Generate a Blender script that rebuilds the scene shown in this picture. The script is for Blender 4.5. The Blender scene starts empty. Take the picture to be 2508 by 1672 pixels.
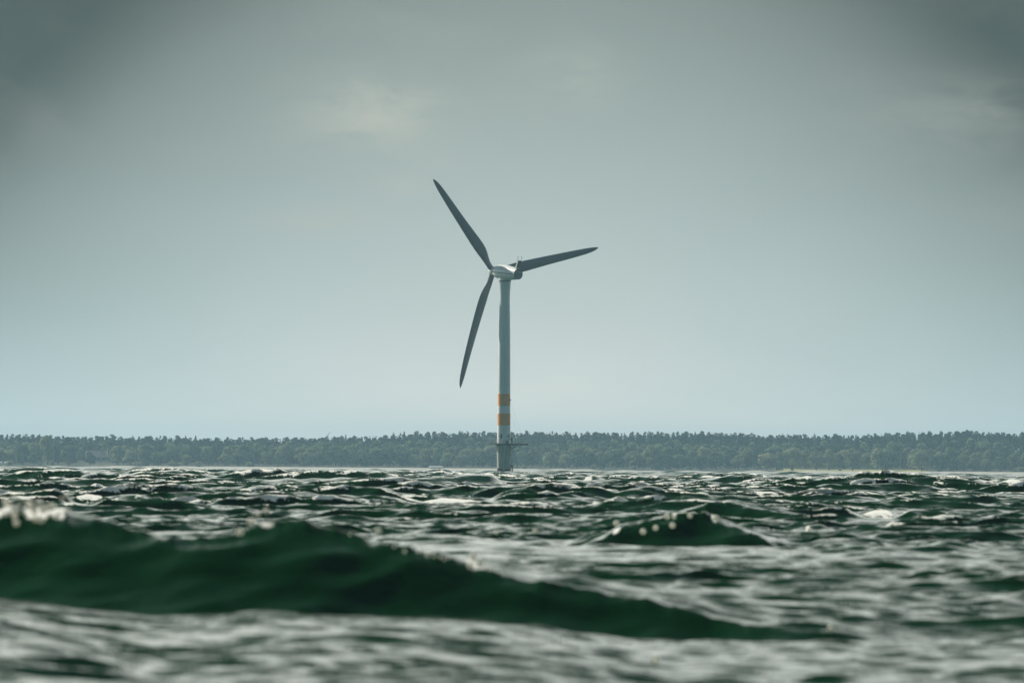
import bpy, bmesh, math, random
import numpy as np
from mathutils import Vector, Matrix
random.seed(7)
RNG = np.random.default_rng(11)
R = math.radians
SC = bpy.context.scene
COL = SC.collection

# ------------------------------------------------------------------ camera
F = 20900.0                 # focal length in pixels of the 2508 px wide photograph (300 mm lens on a 36 mm frame)
EYE = Vector((0, 0, 1.3))
PITCH = math.atan(313 / F)
ROLL = R(0.40)
CAMROT = Matrix.Rotation(math.pi / 2 + PITCH, 3, 'X') @ Matrix.Rotation(ROLL, 3, 'Z')
cd = bpy.data.cameras.new('camera')
cam = bpy.data.objects.new('camera', cd)
COL.objects.link(cam)
cd.sensor_width = 36.0
cd.lens = F / 2508 * 36.0
cd.clip_start = 0.3
cd.clip_end = 60000
cd.dof.use_dof = True
cd.dof.focus_distance = 2500
cd.dof.aperture_fstop = 4.6
cam.matrix_world = Matrix.Translation(EYE) @ CAMROT.to_4x4()
SC.camera = cam


def ray(px, py):
    d = CAMROT @ Vector(((px - 1254) / F, (836 - py) / F, -1))
    return d / d.y


def at(px, py, Y):
    return EYE + ray(px, py) * Y


def on_plane(px, py, z):
    d = ray(px, py)
    return EYE + d * ((z - EYE.z) / d.z)


# ------------------------------------------------------------------ sky, sun, exposure
SUN_EL, SUN_AZ = R(38), R(50)          # azimuth to the left of the view direction
SUNDIR = Vector((-math.sin(SUN_AZ) * math.cos(SUN_EL), math.cos(SUN_AZ) * math.cos(SUN_EL), math.sin(SUN_EL)))
SC.view_settings.view_transform = 'Standard'
SC.view_settings.look = 'None'
SC.view_settings.exposure = 0.35
SC.view_settings.gamma = 1
sl = bpy.data.lights.new('sun', 'SUN')
sl.energy = 4.2
sl.angle = R(0.5)
sl.color = (1.0, 0.93, 0.80)
so = bpy.data.objects.new('sun', sl)
COL.objects.link(so)
so.rotation_euler = SUNDIR.to_track_quat('Z', 'Y').to_euler()

W = bpy.data.worlds.new('World')
SC.world = W
W.use_nodes = True


class NT:
    """tiny node-tree helper"""
    def __init__(self, tree):
        self.t = tree

    def n(self, kind, **kw):
        nd = self.t.nodes.new(kind)
        for k, v in kw.items():
            setattr(nd, k, v)
        return nd

    def l(self, a, b):
        self.t.links.new(a, b)

    def inp(self, sock, v):
        if hasattr(v, 'is_linked') or isinstance(v, bpy.types.NodeSocket):
            self.l(v, sock)
        else:
            sock.default_value = v

    def math(self, op, a, b=None, c=None, clamp=False):
        nd = self.n('ShaderNodeMath', operation=op, use_clamp=clamp)
        for i, v in enumerate((a, b, c)):
            if v is not None:
                self.inp(nd.inputs[i], v)
        return nd.outputs[0]

    def vmath(self, op, a, b):
        nd = self.n('ShaderNodeVectorMath', operation=op)
        self.inp(nd.inputs[0], a)
        self.inp(nd.inputs[1], b)
        return nd.outputs[0]

    def noise(self, vec, scale, detail=3, rough=0.5, dist=0.0):
        nd = self.n('ShaderNodeTexNoise')
        self.l(vec, nd.inputs['Vector'])
        nd.inputs['Scale'].default_value = scale
        nd.inputs['Detail'].default_value = detail
        nd.inputs['Roughness'].default_value = rough
        nd.inputs['Distortion'].default_value = dist
        return nd.outputs['Fac']

    def ramp(self, fac, stops, interp='LINEAR'):
        nd = self.n('ShaderNodeValToRGB')
        self.l(fac, nd.inputs[0])
        cr = nd.color_ramp
        cr.interpolation = interp
        while len(cr.elements) < len(stops):
            cr.elements.new(0.5)
        for e, (p, c) in zip(cr.elements, stops):
            e.position = p
            e.color = (c, c, c, 1) if isinstance(c, (int, float)) else (*c, 1)
        return nd.outputs['Color']

    def mix(self, fac, a, b, mode='MIX'):
        nd = self.n('ShaderNodeMix', data_type='RGBA', blend_type=mode)
        self.inp(nd.inputs[0], fac)
        for s, v in ((nd.inputs[6], a), (nd.inputs[7], b)):
            if isinstance(v, (tuple, list)):
                s.default_value = (*v, 1) if len(v) == 3 else v
            else:
                self.l(v, s)
        return nd.outputs[2]

    def map(self, v, a, b, c=0.0, d=1.0, smooth=True):
        nd = self.n('ShaderNodeMapRange', interpolation_type='SMOOTHSTEP' if smooth else 'LINEAR')
        self.inp(nd.inputs[0], v)
        for i, x in enumerate((a, b, c, d)):
            nd.inputs[i + 1].default_value = x
        return nd.outputs[0]


def build_world():
    W.node_tree.nodes.clear()
    g = NT(W.node_tree)
    out = g.n('ShaderNodeOutputWorld')
    bg = g.n('ShaderNodeBackground')
    sky = g.n('ShaderNodeTexSky', sky_type='NISHITA')
    sky.sun_disc = False
    sky.sun_elevation = SUN_EL
    sky.sun_rotation = -SUN_AZ
    sky.air_density = 1.2
    sky.dust_density = 2.0
    sky.altitude = 0
    tc = g.n('ShaderNodeTexCoord')
    dirv = tc.outputs['Generated']
    sp = g.n('ShaderNodeSeparateXYZ')
    g.l(dirv, sp.inputs[0])
    X, Y, Z = sp.outputs
    el = g.math('MULTIPLY', g.math('ARCSINE', Z), 57.2958)          # degrees
    az = g.math('MULTIPLY', g.math('ARCTAN2', X, Y), 57.2958)
    # the cloud deck: thin and bright low over the far shore, thickening upwards, with lens vignetting painted into both sides
    a1 = g.math('DIVIDE', g.math('SUBTRACT', az, 0.10), 3.43)
    e1 = g.math('DIVIDE', g.math('MAXIMUM', g.math('SUBTRACT', el, 0.30), 0.0), 4.3)
    rise = g.math('SUBTRACT', 1.0, g.math('POWER', 2.718, g.math('MULTIPLY', e1, -3.8)))
    side = g.math('MULTIPLY', g.math('POWER', g.math('ABSOLUTE', a1), 2.1), g.math('ADD', 0.06, g.math('MULTIPLY', rise, 0.46)))
    rad = g.math('ADD', e1, g.math('MINIMUM', side, 0.6))
    # soft streaky structure
    st = g.n('ShaderNodeVectorMath', operation='MULTIPLY')
    g.l(dirv, st.inputs[0])
    st.inputs[1].default_value = (1, 1, 2.2)
    n1 = g.noise(st.outputs[0], 38, 4, 0.52, 0.4)
    n2 = g.noise(st.outputs[0], 14, 2, 0.5, 0.2)
    wob = g.math('MULTIPLY', g.math('ADD', g.math('SUBTRACT', n2, 0.5), g.math('MULTIPLY', g.math('SUBTRACT', n1, 0.5), 0.5)), 0.10)
    rad2 = g.math('ADD', rad, wob)
    cloud = g.ramp(rad2, [(0.0, (.800, .730, .620)), (0.07, (.590, .600, .550)), (0.18, (.440, .490, .464)), (0.36, (.328, .390, .376)),
                          (0.56, (.236, .281, .264)), (0.74, (.168, .204, .190)), (0.88, (.082, .105, .095)), (1.0, (.036, .053, .047))], 'B_SPLINE')
    # sunlit wisps: warm, pale patches in the deck
    wsum = None
    for wa, we, sa, se, k in ((-.92, 2.37, .50, .24, 1.0), (-1.30, 1.66, .36, .075, .8), (-.74, 1.90, .19, .07, .7), (3.4, 2.42, 1.0, .24, .35), (.36, 2.62, .34, .22, .50), (-.55, 2.05, .25, .08, .3)):
        qa = g.math('DIVIDE', g.math('SUBTRACT', az, wa), sa)
        qe = g.math('DIVIDE', g.math('SUBTRACT', el, we), se)
        q = g.math('ADD', g.math('MULTIPLY', qa, qa), g.math('MULTIPLY', qe, qe))
        w = g.math('MULTIPLY', g.math('POWER', 2.718, g.math('MULTIPLY', q, -1.0)), k)
        wsum = w if wsum is None else g.math('ADD', wsum, w)
    st2 = g.n('ShaderNodeVectorMath', operation='MULTIPLY')
    g.l(dirv, st2.inputs[0])
    st2.inputs[1].default_value = (1, 1, 2.6)
    n3 = g.noise(st2.outputs[0], 120, 5, 0.55, 0.6)
    wis = g.math('MULTIPLY', wsum, g.map(n3, 0.18, 0.70))
    wis = g.math('ADD', wis, g.math('MULTIPLY', g.map(n1, 0.5, 0.8), g.math('MULTIPLY', g.map(el, 1.0, 2.0), 0.16)), clamp=True)
    cloud = g.mix(g.math('MULTIPLY', wis, 0.9), cloud, (.385, .400, .350))
    # away from the bank ahead: a bright veil on the sunny side, heavy blue-grey cloud behind the viewer
    ahead = g.math('MULTIPLY', g.map(el, 6.0, 3.5), g.map(g.math('ABSOLUTE', az), 30, 8))
    facing = g.map(Y, -0.25, 0.75)
    lump = g.map(g.noise(dirv, 4.0, 5, 0.58), 0.35, 0.68)
    low = g.map(el, 28, 10)
    fb = g.mix(low, (.055, .095, .095), (1.35, 1.38, 1.25))
    fd = g.mix(low, (.035, .065, .068), (.90, .94, .87))
    deck = g.mix(lump, g.mix(facing, (.058, .108, .130), fd), g.mix(facing, (.112, .170, .198), fb))
    cloud = g.mix(ahead, deck, cloud)
    skyc = g.vmath('MULTIPLY', sky.outputs[0], (0.09, 0.09, 0.09))
    cover = g.math('ADD', g.math('MULTIPLY', ahead, 0.06), 0.92)
    col = g.mix(cover, skyc, cloud)
    g.l(col, bg.inputs['Color'])
    bg.inputs['Strength'].default_value = 1.0
    g.l(bg.outputs[0], out.inputs['Surface'])


build_world()
SC.cycles.max_bounces = 6
SC.cycles.diffuse_bounces = 2
SC.cycles.glossy_bounces = 2
SC.cycles.transmission_bounces = 2
SC.cycles.volume_bounces = 0
SC.cycles.transparent_max_bounces = 6
SC.cycles.sample_clamp_direct = 0
SC.cycles.sample_clamp_indirect = 4
SC.cycles.caustics_reflective = False
SC.cycles.caustics_refractive = False


# ------------------------------------------------------------------ materials
def principled(name):
    m = bpy.data.materials.new(name)
    m.use_nodes = True
    g = NT(m.node_tree)
    return m, g, m.node_tree.nodes['Principled BSDF']


def paint(name, col, rough=0.45, var=0.06, scale=1.2, metallic=0.0):
    m, g, b = principled(name)
    tc = g.n('ShaderNodeTexCoord')
    n = g.noise(tc.outputs['Object'], scale, 5, 0.6)
    c = g.mix(n, tuple(max(0, x * (1 - var * 1.6)) for x in col), tuple(min(1, x * (1 + var)) for x in col))
    g.l(c, b.inputs['Base Color'])
    b.inputs['Roughness'].default_value = rough
    b.inputs['Metallic'].default_value = metallic
    return m


def mat_tower():
    m, g, b = principled('tower_paint')
    tc = g.n('ShaderNodeTexCoord')
    st = g.vmath('MULTIPLY', tc.outputs['Object'], (3.0, 3.0, 0.12))
    n = g.noise(st, 1.0, 5, 0.6)
    c = g.mix(g.map(n, 0.42, 0.75), (.82, .85, .84), (.66, .69, .68))
    sp = g.n('ShaderNodeSeparateXYZ')
    g.l(tc.outputs['Object'], sp.inputs[0])
    c = g.mix(g.map(sp.outputs[2], 23.7, 23.4), c, g.mix(g.map(n, 0.42, 0.75), (.92, .93, .92), (.84, .86, .85)))
    g.l(c, b.inputs['Base Color'])
    b.inputs['Roughness'].default_value = 0.5
    return m


def mat_band():
    m, g, b = principled('orange_band_paint')
    tc = g.n('ShaderNodeTexCoord')
    sp = g.n('ShaderNodeSeparateXYZ')
    g.l(tc.outputs['Object'], sp.inputs[0])
    ang = g.math('ARCTAN2', sp.outputs[0], sp.outputs[1])
    s = g.math('SINE', g.math('MULTIPLY', ang, 27.0))
    k = g.map(s, 0.6, 0.92)
    n = g.noise(tc.outputs['Object'], 2.5, 4, 0.6)
    org = g.mix(n, (1.0, .36, .012), (.97, .31, .012))
    c = g.mix(k, org, (.92, .58, .26))
    g.l(c, b.inputs['Base Color'])
    b.inputs['Roughness'].default_value = 0.55
    return m


def mat_pile():
    m, g, b = principled('foundation_steel')
    tc = g.n('ShaderNodeTexCoord')
    st = g.vmath('MULTIPLY', tc.outputs['Object'], (1.6, 1.6, 0.22))
    n = g.noise(st, 1.3, 6, 0.65)
    c = g.mix(g.map(n, 0.38, 0.68), (.58, .60, .52), (.26, .31, .26))
    sp = g.n('ShaderNodeSeparateXYZ')
    g.l(tc.outputs['Object'], sp.inputs[0])
    n2 = g.noise(tc.outputs['Object'], 1.7, 4, 0.6)
    zz = g.math('ADD', sp.outputs[2], g.math('MULTIPLY', g.math('SUBTRACT', n2, 0.5), 2.4))
    weed = g.map(zz, 1.7, 1.1)
    c = g.mix(weed, c, (.018, .022, .016))
    rust = g.math('MULTIPLY', g.map(g.noise(st, 2.7, 4, 0.6), 0.60, 0.72), g.map(zz, 4.5, 2.2))
    c = g.mix(rust, c, (.055, .045, .030))
    g.l(c, b.inputs['Base Color'])
    b.inputs['Roughness'].default_value = 0.75
    return m


def mat_water():
    m, g, b = principled('sea_water')
    out = m.node_tree.nodes['Material Output']
    geo = g.n('ShaderNodeNewGeometry')
    pos = geo.outputs['Position']
    # ripples that ride on the modelled waves
    p1 = g.vmath('MULTIPLY', pos, (1.0, 1.35, 1.0))
    n1 = g.noise(p1, 3.3, 4, 0.55, 0.3)
    n2 = g.noise(p1, 10.5, 3, 0.55, 0.2)
    n0 = g.noise(p1, 0.62, 3, 0.55, 0.3)
    fa = g.n('ShaderNodeAttribute', attribute_name='chop')
    h = g.math('ADD', g.math('MULTIPLY', n1, 0.029), g.math('MULTIPLY', n2, 0.0085))
    h = g.math('ADD', h, g.math('MULTIPLY', n0, g.math('MULTIPLY', fa.outputs['Fac'], 0.34)))
    la = g.n('ShaderNodeAttribute', attribute_name='lip')
    nl = g.noise(pos, 7.0, 3, 0.6, 0.6)
    h = g.math('ADD', h, g.math('MULTIPLY', nl, g.math('MULTIPLY', la.outputs['Fac'], 0.070)))
    bp = g.n('ShaderNodeBump')
    bp.inputs['Strength'].default_value = 1.0
    bp.inputs['Distance'].default_value = 1.0
    g.l(h, bp.inputs['Height'])
    n3 = g.noise(pos, 0.35, 3, 0.5)
    c = g.mix(n3, (.00005, .0200, .0036), (.0002, .0420, .0066))
    g.l(c, b.inputs['Base Color'])
    b.inputs['Roughness'].default_value = 0.07
    b.inputs['IOR'].default_value = 1.333
    g.l(bp.outputs[0], b.inputs['Normal'])
    # foam
    at_ = g.n('ShaderNodeAttribute', attribute_name='foam')
    fn = g.noise(pos, 5.5, 6, 0.68, 0.5)
    fn2 = g.noise(pos, 1.2, 3, 0.6)
    f = g.math('ADD', at_.outputs['Fac'], g.math('MULTIPLY', g.math('SUBTRACT', fn, 0.5), 1.9))
    f = g.math('ADD', f, g.math('MULTIPLY', g.math('SUBTRACT', fn2, 0.5), 0.8))
    f = g.math('MULTIPLY', g.map(f, 0.48, 0.72), g.map(at_.outputs['Fac'], 0.02, 0.2))
    fd = g.n('ShaderNodeBsdfDiffuse')
    fd.inputs['Color'].default_value = (.93, .93, .89, 1)
    ft = g.n('ShaderNodeBsdfTranslucent')
    ft.inputs['Color'].default_value = (.85, .87, .80, 1)
    bp2 = g.n('ShaderNodeBump')
    bp2.inputs['Distance'].default_value = 0.25
    g.l(fn, bp2.inputs['Height'])
    # foam is heaped froth: most of its little faces look up
    vn = g.n('ShaderNodeVectorMath', operation='NORMALIZE')
    g.l(g.vmath('ADD', g.vmath('MULTIPLY', bp2.outputs[0], (.28, .28, .28)), (0, 0, .72)), vn.inputs[0])
    g.l(vn.outputs[0], fd.inputs['Normal'])
    fb = g.n('ShaderNodeMixShader')
    fb.inputs[0].default_value = 0.18
    g.l(fd.outputs[0], fb.inputs[1])
    g.l(ft.outputs[0], fb.inputs[2])
    ms = g.n('ShaderNodeMixShader')
    g.l(f, ms.inputs[0])
    g.l(b.outputs[0], ms.inputs[1])
    g.l(fb.outputs[0], ms.inputs[2])
    g.l(ms.outputs[0], out.inputs['Surface'])
    return m


def mat_leaf():
    m, g, b = principled('foliage')
    out = m.node_tree.nodes['Material Output']
    at_ = g.n('ShaderNodeAttribute', attribute_name='tone')
    oi = g.n('ShaderNodeObjectInfo')
    geo = g.n('ShaderNodeNewGeometry')
    n = g.noise(geo.outputs['Position'], 0.35, 3, 0.6)
    t = g.math('ADD', at_.outputs['Fac'], g.math('MULTIPLY', g.math('SUBTRACT', oi.outputs['Random'], 0.5), 0.6))
    t = g.math('ADD', t, g.math('MULTIPLY', g.math('SUBTRACT', n, 0.5), 0.35))
    c = g.ramp(t, [(0.0, (.022, .038, .018)), (0.30, (.075, .115, .055)), (0.60, (.225, .265, .135)), (1.0, (.390, .400, .230))])
    d = g.n('ShaderNodeBsdfDiffuse')
    tr = g.n('ShaderNodeBsdfTranslucent')
    g.l(c, d.inputs['Color'])
    g.l(c, tr.inputs['Color'])
    ms = g.n('ShaderNodeMixShader')
    ms.inputs[0].default_value = 0.38
    g.l(d.outputs[0], ms.inputs[1])
    g.l(tr.outputs[0], ms.inputs[2])
    g.l(ms.outputs[0], out.inputs['Surface'])
    return m


def mat_land():
    m, g, b = principled('shore_land')
    geo = g.n('ShaderNodeNewGeometry')
    sp = g.n('ShaderNodeSeparateXYZ')
    g.l(geo.outputs['Position'], sp.inputs[0])
    n = g.noise(geo.outputs['Position'], 0.05, 5, 0.6)
    grass = g.mix(n, (.30, .30, .075), (.42, .38, .12))
    wood = g.mix(n, (.030, .036, .018), (.055, .06, .03))
    yy = g.math('ADD', sp.outputs[1], g.math('MULTIPLY', g.math('SUBTRACT', n, 0.5), 18))
    xx = g.math('ADD', sp.outputs[0], g.math('MULTIPLY', g.math('SUBTRACT', n, 0.5), 30))
    field = g.math('MULTIPLY', g.map(xx, 186, 196), g.map(xx, 300, 288))
    field = g.math('MULTIPLY', field, g.map(yy, 6132, 6120))
    c = g.mix(field, wood, grass)
    g.l(c, b.inputs['Base Color'])
    b.inputs['Roughness'].default_value = 0.95
    return m


def mat_beach():
    m, g, b = principled('pale_shingle')
    geo = g.n('ShaderNodeNewGeometry')
    n = g.noise(geo.outputs['Position'], 0.12, 6, 0.65)
    c = g.mix(n, (.36, .35, .30), (.54, .52, .45))
    g.l(c, b.inputs['Base Color'])
    b.inputs['Roughness'].default_value = 0.9
    return m


M = dict(
    white=paint('white_gelcoat', (.84, .85, .82), 0.38, 0.05, 0.8),
    tower=mat_tower(), band=mat_band(), pile=mat_pile(), water=mat_water(), leaf=mat_leaf(),
    land=mat_land(), beach=mat_beach(),
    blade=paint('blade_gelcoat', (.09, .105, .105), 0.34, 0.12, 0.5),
    seam=paint('dark_seam', (.025, .035, .04), 0.6, 0.1),
    panel=paint('grey_rear_panel', (.17, .21, .22), 0.5, 0.1),
    fin=paint('black_radiator', (.015, .018, .02), 0.5, 0.2),
    dark=paint('dark_platform_steel', (.022, .03, .034), 0.6, 0.3, 2.0),
    galv=paint('galvanised_steel', (.40, .43, .41), 0.5, 0.15, 3.0),
    blue=paint('number_paint', (.012, .03, .045), 0.5, 0.1),
    bark=paint('bark', (.09, .075, .055), 0.9, 0.3, 2.0),
    roofgrey=paint('grey_roof_tiles', (.27, .22, .22), 0.8, 0.15, 0.5),
    roofpale=paint('pale_sheet_roof', (.46, .45, .47), 0.7, 0.1, 0.5),
    wallwhite=paint('white_boards', (.70, .70, .66), 0.7, 0.08, 0.6),
    wallpale=paint('pale_render', (.45, .40, .36), 0.8, 0.1, 0.6),
    glass=paint('window_glass', (.03, .04, .05), 0.12, 0.1),
    gull=paint('white_feathers', (.80, .80, .78), 0.8, 0.05, 6),
    gulldark=paint('dark_feathers', (.05, .055, .06), 0.8, 0.1, 6),
)


# ------------------------------------------------------------------ mesh helpers
def add_obj(name, me, mat=None, parent=None, smooth=True):
    o = bpy.data.objects.new(name, me)
    COL.objects.link(o)
    if mat is not None:
        me.materials.append(mat)
    if parent is not None:
        o.parent = parent
    if smooth and len(me.polygons):
        me.polygons.foreach_set('use_smooth', np.ones(len(me.polygons), dtype=bool))
    return o


def np_mesh(name, verts, faces):
    """verts (n,3), faces (m,k) all of one size"""
    me = bpy.data.meshes.new(name)
    v = np.ascontiguousarray(verts, dtype=np.float32)
    f = np.ascontiguousarray(faces, dtype=np.int32)
    k = f.shape[1]
    me.vertices.add(len(v))
    me.vertices.foreach_set('co', v.ravel())
    me.loops.add(f.size)
    me.loops.foreach_set('vertex_index', f.ravel())
    me.polygons.add(len(f))
    me.polygons.foreach_set('loop_start', np.arange(0, f.size, k, dtype=np.int32))
    me.update(calc_edges=True)
    return me


class MB:
    """collects shapes into one mesh"""
    def __init__(self):
        self.v, self.f = [], []

    def add(self, vs, fs):
        b = len(self.v)
        self.v += [tuple(p) for p in vs]
        self.f += [tuple(i + b for i in f) for f in fs]
        return self

    def box(self, c, s, rot=None):
        c = Vector(c)
        vs = []
        for x in (-1, 1):
            for y in (-1, 1):
                for z in (-1, 1):
                    p = Vector((x * s[0] / 2, y * s[1] / 2, z * s[2] / 2))
                    vs.append(c + (rot @ p if rot else p))
        return self.add(vs, [(0, 1, 3, 2), (4, 6, 7, 5), (0, 4, 5, 1), (2, 3, 7, 6), (0, 2, 6, 4), (1, 5, 7, 3)])

    def tube(self, a, b, r, n=8, r2=None):
        a, b = Vector(a), Vector(b)
        q = (b - a).to_track_quat('Z', 'Y')
        vs = []
        for p, rr in ((a, r), (b, r if r2 is None else r2)):
            for i in range(n):
                t = 2 * math.pi * i / n
                vs.append(p + q @ Vector((rr * math.cos(t), rr * math.sin(t), 0)))
        fs = [(i, (i + 1) % n, n + (i + 1) % n, n + i) for i in range(n)]
        fs += [tuple(range(n - 1, -1, -1)), tuple(range(n, 2 * n))]
        return self.add(vs, fs)

    def rings(self, rings, cap=True):
        """loft a list of equally long point rings"""
        n = len(rings[0])
        vs = [p for r in rings for p in r]
        fs = []
        for k in range(len(rings) - 1):
            for i in range(n):
                j = (i + 1) % n
                fs.append((k * n + i, k * n + j, (k + 1) * n + j, (k + 1) * n + i))
        if cap:
            fs.append(tuple(range(n - 1, -1, -1)))
            fs.append(tuple(range((len(rings) - 1) * n, len(rings) * n)))
        return self.add(vs, fs)

    def lathe(self, prof, n=48, cap=True):
        return self.rings([[(r * math.cos(2 * math.pi * i / n), r * math.sin(2 * math.pi * i / n), z) for i in range(n)] for r, z in prof], cap)

    def build(self, name, mat, parent=None, smooth=False, mtx=None):
        me = bpy.data.meshes.new(name)
        vs = [tuple(mtx @ Vector(p)) for p in self.v] if mtx is not None else self.v
        me.from_pydata(vs, [], self.f)
        bm = bmesh.new()
        bm.from_mesh(me)
        bmesh.ops.recalc_face_normals(bm, faces=bm.faces)
        bm.to_mesh(me)
        bm.free()
        o = add_obj(name, me, mat, parent, smooth)
        if smooth:
            try:
                me.set_sharp_from_angle(angle=R(38))
            except Exception:
                pass
        return o


def tag(o, label=None, cat=None, group=None, kind=None):
    for k, v in (('label', label), ('category', cat), ('group', group), ('kind', kind)):
        if v:
            o[k] = v
    return o


def empty(name, loc=(0, 0, 0), rz=0.0):
    o = bpy.data.objects.new(name, None)
    COL.objects.link(o)
    o.location = loc
    o.rotation_euler = (0, 0, rz)
    return o


# ------------------------------------------------------------------ the sea
# amplitudes of the wind sea, running with the wind from far left to near right
def wind_sea():
    lam = np.exp(np.linspace(math.log(0.34), math.log(34), 120)) * RNG.uniform(0.94, 1.06, 120)
    th = R(-74) + RNG.normal(0, 1, 120) * np.interp(np.log(lam), [math.log(.34), math.log(34)], [0.50, 0.32])
    k = 2 * np.pi / lam
    slope = np.interp(np.log(lam), [math.log(x) for x in (.34, 1.0, 4, 12, 22, 34)], [.074, .066, .043, .030, .018, .006])
    return lam, k * np.cos(th), k * np.sin(th), slope / k, RNG.uniform(0, 2 * np.pi, 120)


def crest_wave(Y, crest, base, wf0=1.0, wb=7.0):
    """a steep wave at a given range; its crest line and foot line are surveyed from the photograph"""
    cx = [c[0] for c in crest]; cy = [c[1] for c in crest]
    bx = [c[0] for c in base]; by = [c[1] for c in base]
    px = np.linspace(cx[0], cx[-1], 120)
    u, zb, zc, wf = [], [], [], []
    for p in px:
        c, b = np.interp(p, cx, cy), np.interp(p, bx, by)
        P = at(p, b, Y)
        w = wf0
        for _ in range(3):
            Q = at(p, c, Y + w)
            w = 0.07 * wf0 + 1.85 * max(0.0, Q.z - P.z)
        u.append(P.x / P.y); zb.append(P.z); zc.append(Q.z); wf.append(w)
    ker = np.hanning(13); ker /= ker.sum()
    sm = lambda v: np.convolve(np.pad(np.array(v), 6, mode='edge'), ker, 'valid')
    return Y, np.array(u), sm(zb), sm(zc), sm(wf), wb


def foot(Y, z, x0, x1):
    """foot line lying at height z"""
    out = []
    for p in (x0, x1):
        hor = 1149 + math.tan(ROLL) * (p - 1254)
        out.append((p, hor + (EYE.z - z) * F / Y))
    return out


WAVES = [
    # the big near wave: a hump at the left, a second beside it, and a long shoulder falling to the right
    crest_wave(86.5, [(-1200, 1300), (-500, 1280), (-250, 1264), (-80, 1250), (0, 1243), (80, 1236), (156, 1232), (220, 1248), (284, 1274), (340, 1294), (391, 1310), (440, 1318), (490, 1316), (540, 1304), (590, 1286),
                (640, 1266), (690, 1252), (740, 1260), (790, 1280), (836, 1300), (907, 1318), (989, 1346), (1063, 1364), (1177, 1386), (1245, 1406),
                (1334, 1426), (1383, 1434), (1476, 1442), (1582, 1458), (1671, 1482), (1725, 1500), (1814, 1521), (1992, 1530), (2120, 1542), (2230, 1559), (2300, 1569), (2600, 1566), (3300, 1530)],
               [(-1200, 1470), (0, 1466), (160, 1492), (338, 1514), (640, 1504), (836, 1507), (1085, 1514), (1334, 1530), (1405, 1548), (1547, 1564), (1671, 1572), (1992, 1571), (2300, 1571), (2600, 1567), (3300, 1531)], 1.0, 5.0),
    crest_wave(146, [(1300, 1370), (1380, 1360), (1450, 1334), (1504, 1303), (1550, 1282), (1600, 1271), (1645, 1267), (1695, 1267), (1743, 1272), (1790, 1286), (1840, 1308), (1900, 1338), (1960, 1360), (2020, 1371)],
               [(1300, 1373), (1600, 1370), (2020, 1374)], 1.2, 8.0),
    crest_wave(178, [(1870, 1338), (1910, 1328), (1956, 1308), (2010, 1300), (2060, 1313), (2130, 1328), (2190, 1340)], [(1870, 1340), (2190, 1342)], 1.2, 7.0),
    crest_wave(140, [(2150, 1392), (2200, 1380), (2250, 1362), (2300, 1342), (2360, 1349), (2430, 1356), (2520, 1374), (2640, 1392)], [(2150, 1394), (2640, 1396)], 1.2, 6.0),
    crest_wave(235, [(120, 1282), (180, 1272), (250, 1247), (300, 1235), (345, 1222), (427, 1240), (515, 1251), (604, 1262), (680, 1274), (740, 1284)], [(120, 1284), (740, 1286)], 1.4, 9.0),
    crest_wave(275, [(1230, 1268), (1270, 1262), (1320, 1252), (1390, 1244), (1470, 1252), (1570, 1266), (1610, 1270)], [(1230, 1270), (1610, 1272)], 1.4, 9.0),
    crest_wave(350, [(830, 1226), (870, 1218), (930, 1203), (1000, 1196), (1090, 1204), (1160, 1219), (1190, 1226)], foot(350, -.15, 830, 1190), 1.6, 10.0),
    crest_wave(640, [(240, 1192), (280, 1184), (330, 1163), (380, 1155), (440, 1162), (500, 1180), (560, 1190)], foot(640, -.1, 240, 560), 2.2, 14.0),
    crest_wave(380, [(2010, 1228), (2050, 1219), (2120, 1200), (2230, 1204), (2320, 1219), (2370, 1228)], foot(380, -.15, 2010, 2370), 1.8, 10.0),
    crest_wave(760, [(1760, 1192), (1800, 1184), (1850, 1172), (1910, 1174), (1980, 1185), (2010, 1192)], foot(760, -.1, 1760, 2010), 2.4, 15.0),
    crest_wave(225, [(1640, 1268), (1700, 1250), (1750, 1233), (1800, 1231), (1850, 1243), (1930, 1260), (2000, 1270)], foot(225, -.1, 1640, 2000), 1.4, 9.0),
    crest_wave(480, [(1400, 1205), (1440, 1190), (1500, 1186), (1580, 1196), (1640, 1208)], foot(480, -.1, 1400, 1640), 2.0, 11.0),
    crest_wave(420, [(-200, 1212), (-100, 1200), (60, 1190), (160, 1200), (230, 1212)], foot(420, -.1, -200, 230), 2.0, 11.0),
    crest_wave(900, [(2060, 1186), (2110, 1181), (2180, 1177), (2260, 1180), (2310, 1186)], foot(900, -.1, 2060, 2310), 2.6, 16.0),
]
# spilling crests, plus narrow foam patches painted in as sun glints: range of the wave -> (from, to, strength)
SPILL_GLINT = {86.5: [(-110, 60, 1.0), (58, 128, 1.2), (120, 170, .8), (570, 600, .7), (622, 680, .7), (1130, 1200, .6)], 146: [(1504, 1520, 1.1), (1592, 1604, .9), (1643, 1657, 1.2), (1747, 1762, 1.2), (1560, 1568, .8), (1690, 1698, .8)],
         178: [(1875, 1890, .9), (1976, 1990, 1.1)], 140: [(2296, 2318, 1.1), (2450, 2500, .8)], 235: [(230, 310, .7), (335, 360, .6)], 275: [(1350, 1390, .6)], 350: [(930, 1010, .8)], 225: [(1760, 1800, .7)]}
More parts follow.
